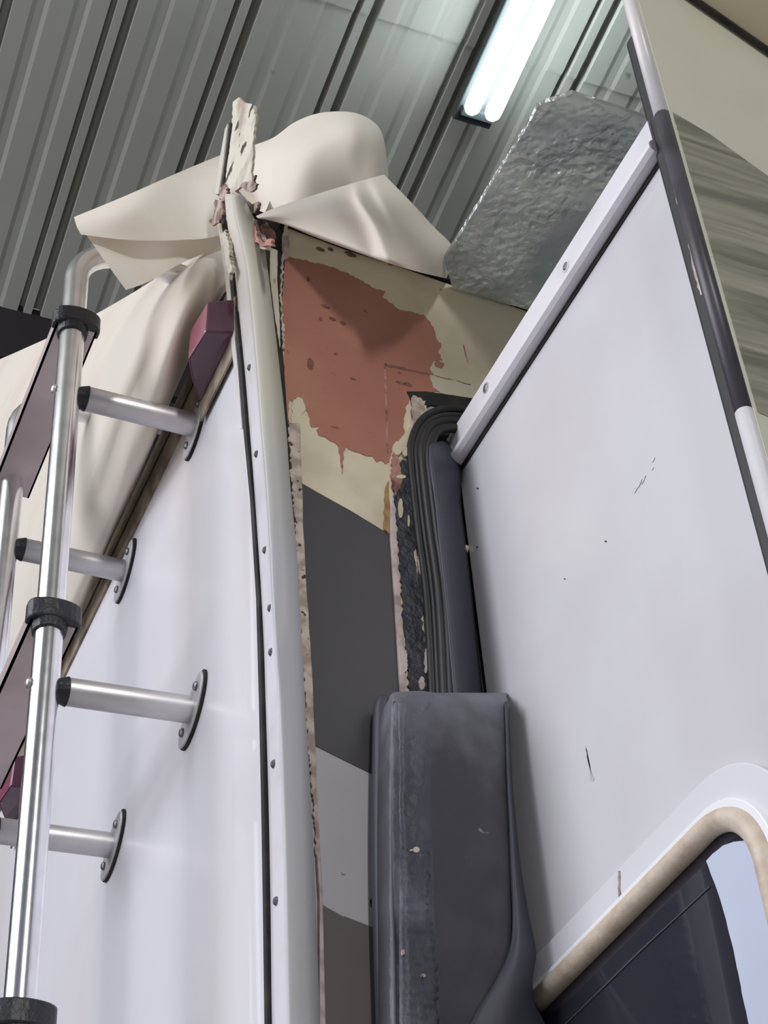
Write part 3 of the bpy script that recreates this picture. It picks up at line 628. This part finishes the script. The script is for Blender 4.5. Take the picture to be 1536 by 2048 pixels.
# dense, slightly buckled underside clipped to the outline
outl = jag([(p.x*1000, p.y*1000) for p in pts], .35, 7, 150)
prism([V((x/1000, y/1000, ZF)) for x, y in outl], (0, 0, .006), bm)
obj_f = obj('foil_board', bm, 'foil', None, loc=(.05, .25, ZF))
obj_f['label'] = 'crumpled silver foil board sticking out from the roof above the slide-out'; obj_f['category'] = 'foil board'

# ================================================================== ROOF MEMBRANE (one loose sheet with folds)
bm = bmesh.new()
def patch(rows, ku=6, kv=6, amp=0.0, seed=0):
    g = loft([[P(('y' if len(q) < 4 else q[3], q[2]), q[0], q[1]) for q in r] for r in rows], ku, kv)
    grid(g, bm)
# drape rolling over the rear roof edge: from its top silhouette down to the wall
patch([[(540, 400, .06), (505, 436, .05), (462, 478, .03), (400, 505, .0), (330, 545, 0), (258, 590, -.0), (160, 645, 0), (60, 692, 0), (-40, 735, 0), (-200, 800, 0)],
       [(530, 425, .05), (500, 462, .03), (450, 500, .005), (395, 545, -.03), (330, 600, -.045), (262, 670, -.045), (170, 760, -.045), (80, 840, -.045), (-20, 930, -.045), (-180, 1060, -.045)],
       [(515, 450, .04), (490, 490, .02), (440, 540, -.008), (385, 610, -.035), (325, 715, -.055), (270, 800, -.06), (200, 920, -.055), (120, 1040, -.055), (20, 1180, -.055), (-120, 1400, -.05)],
       [(508, 470, .03), (484, 515, .01), (425, 600, -.012), (368, 700, -.026), (318, 840, -.035), (262, 950, -.035), (218, 1050, -.03), (150, 1180, -.03), (70, 1330, -.03), (-60, 1560, -.03)],
       [(500, 480, .02), (478, 540, .004), (415, 640, -.006), (358, 765, -.008), (305, 890, -.008), (262, 990, -.008), (212, 1095, -.008), (160, 1230, -.008), (80, 1395, -.008), (-40, 1640, -.008)]], 6, 6)
# upper loose flap pointing left
patch([[(148, 434, -.15), (250, 392, -.09), (350, 348, -.02), (452, 306, .06), (505, 290, .10)],
       [(153, 452, -.16), (255, 430, -.11), (355, 400, -.03), (455, 365, .03), (508, 350, .08)],
       [(162, 469, -.16), (260, 480, -.11), (360, 480, -.04), (440, 470, .0), (512, 425, .05)]], 5, 6)
patch([[(172, 469, -.150), (260, 478, -.10), (360, 478, -.03), (470, 440, .03)],
       [(214, 528, -.140), (280, 522, -.09), (362, 500, -.03), (468, 460, .03)],
       [(252, 580, -.130), (300, 562, -.08), (366, 525, -.03), (466, 484, .03)]], 4, 5)
# big back roll
patch([[(495, 294, .09), (545, 276, .10), (590, 244, .115), (640, 226, .13), (700, 224, .15), (742, 240, .165), (766, 272, .175), (777, 350, .19)],
       [(500, 330, .07), (545, 300, .07), (590, 280, .08), (640, 268, .095), (700, 262, .11), (735, 275, .13), (758, 305, .15), (774, 370, .17)],
       [(500, 390, .06), (545, 360, .06), (590, 340, .07), (640, 330, .08), (690, 330, .10), (725, 345, .12), (750, 365, .135), (770, 400, .155)],
       [(495, 440, .06), (530, 450, .06), (590, 440, .07), (640, 430, .085), (690, 430, .11), (725, 430, .12), (750, 435, .14), (770, 450, .15)]], 6, 6)
# front cone over the side wall
patch([[(512, 432, .02, 'x'), (560, 412, .02, 'x'), (640, 386, .02, 'x'), (690, 371, .02, 'x'), (710, 365, .022, 'x'), (728, 360, .02, 'x'), (745, 355, .022, 'x'), (768, 349, .02, 'x')],
       [(516, 436, .025, 'x'), (570, 425, .035, 'x'), (650, 410, .045, 'x'), (700, 404, .044, 'x'), (720, 401, .055, 'x'), (745, 400, .047, 'x'), (770, 400, .054, 'x'), (820, 402, .036, 'x')],
       [(524, 438, .022, 'x'), (590, 443, .038, 'x'), (680, 452, .060, 'x'), (725, 453, .062, 'x'), (752, 454, .078, 'x'), (776, 455, .070, 'x'), (806, 455, .062, 'x'), (866, 452, .022, 'x')],
       [(532, 438, .016, 'x'), (610, 462, .04, 'x'), (710, 496, .07, 'x'), (745, 506, .076, 'x'), (775, 513, .092, 'x'), (802, 516, .084, 'x'), (836, 512, .070, 'x'), (908, 500, .010, 'x')],
       [(540, 434, .008, 'x'), (620, 470, .028, 'x'), (715, 505, .058, 'x'), (752, 518, .072, 'x'), (782, 528, .082, 'x'), (812, 537, .080, 'x'), (845, 546, .064, 'x'), (893, 557, .008, 'x')]], 6, 6)
mem = obj('roof_membrane', bm, 'cloth', None, smooth=True, loc=(-.15, .05, 2.96))
mem['label'] = 'loose cream roof membrane rolled and draped over the roof edge'; mem['category'] = 'roof membrane'
# lining of the dark hollow under the cone
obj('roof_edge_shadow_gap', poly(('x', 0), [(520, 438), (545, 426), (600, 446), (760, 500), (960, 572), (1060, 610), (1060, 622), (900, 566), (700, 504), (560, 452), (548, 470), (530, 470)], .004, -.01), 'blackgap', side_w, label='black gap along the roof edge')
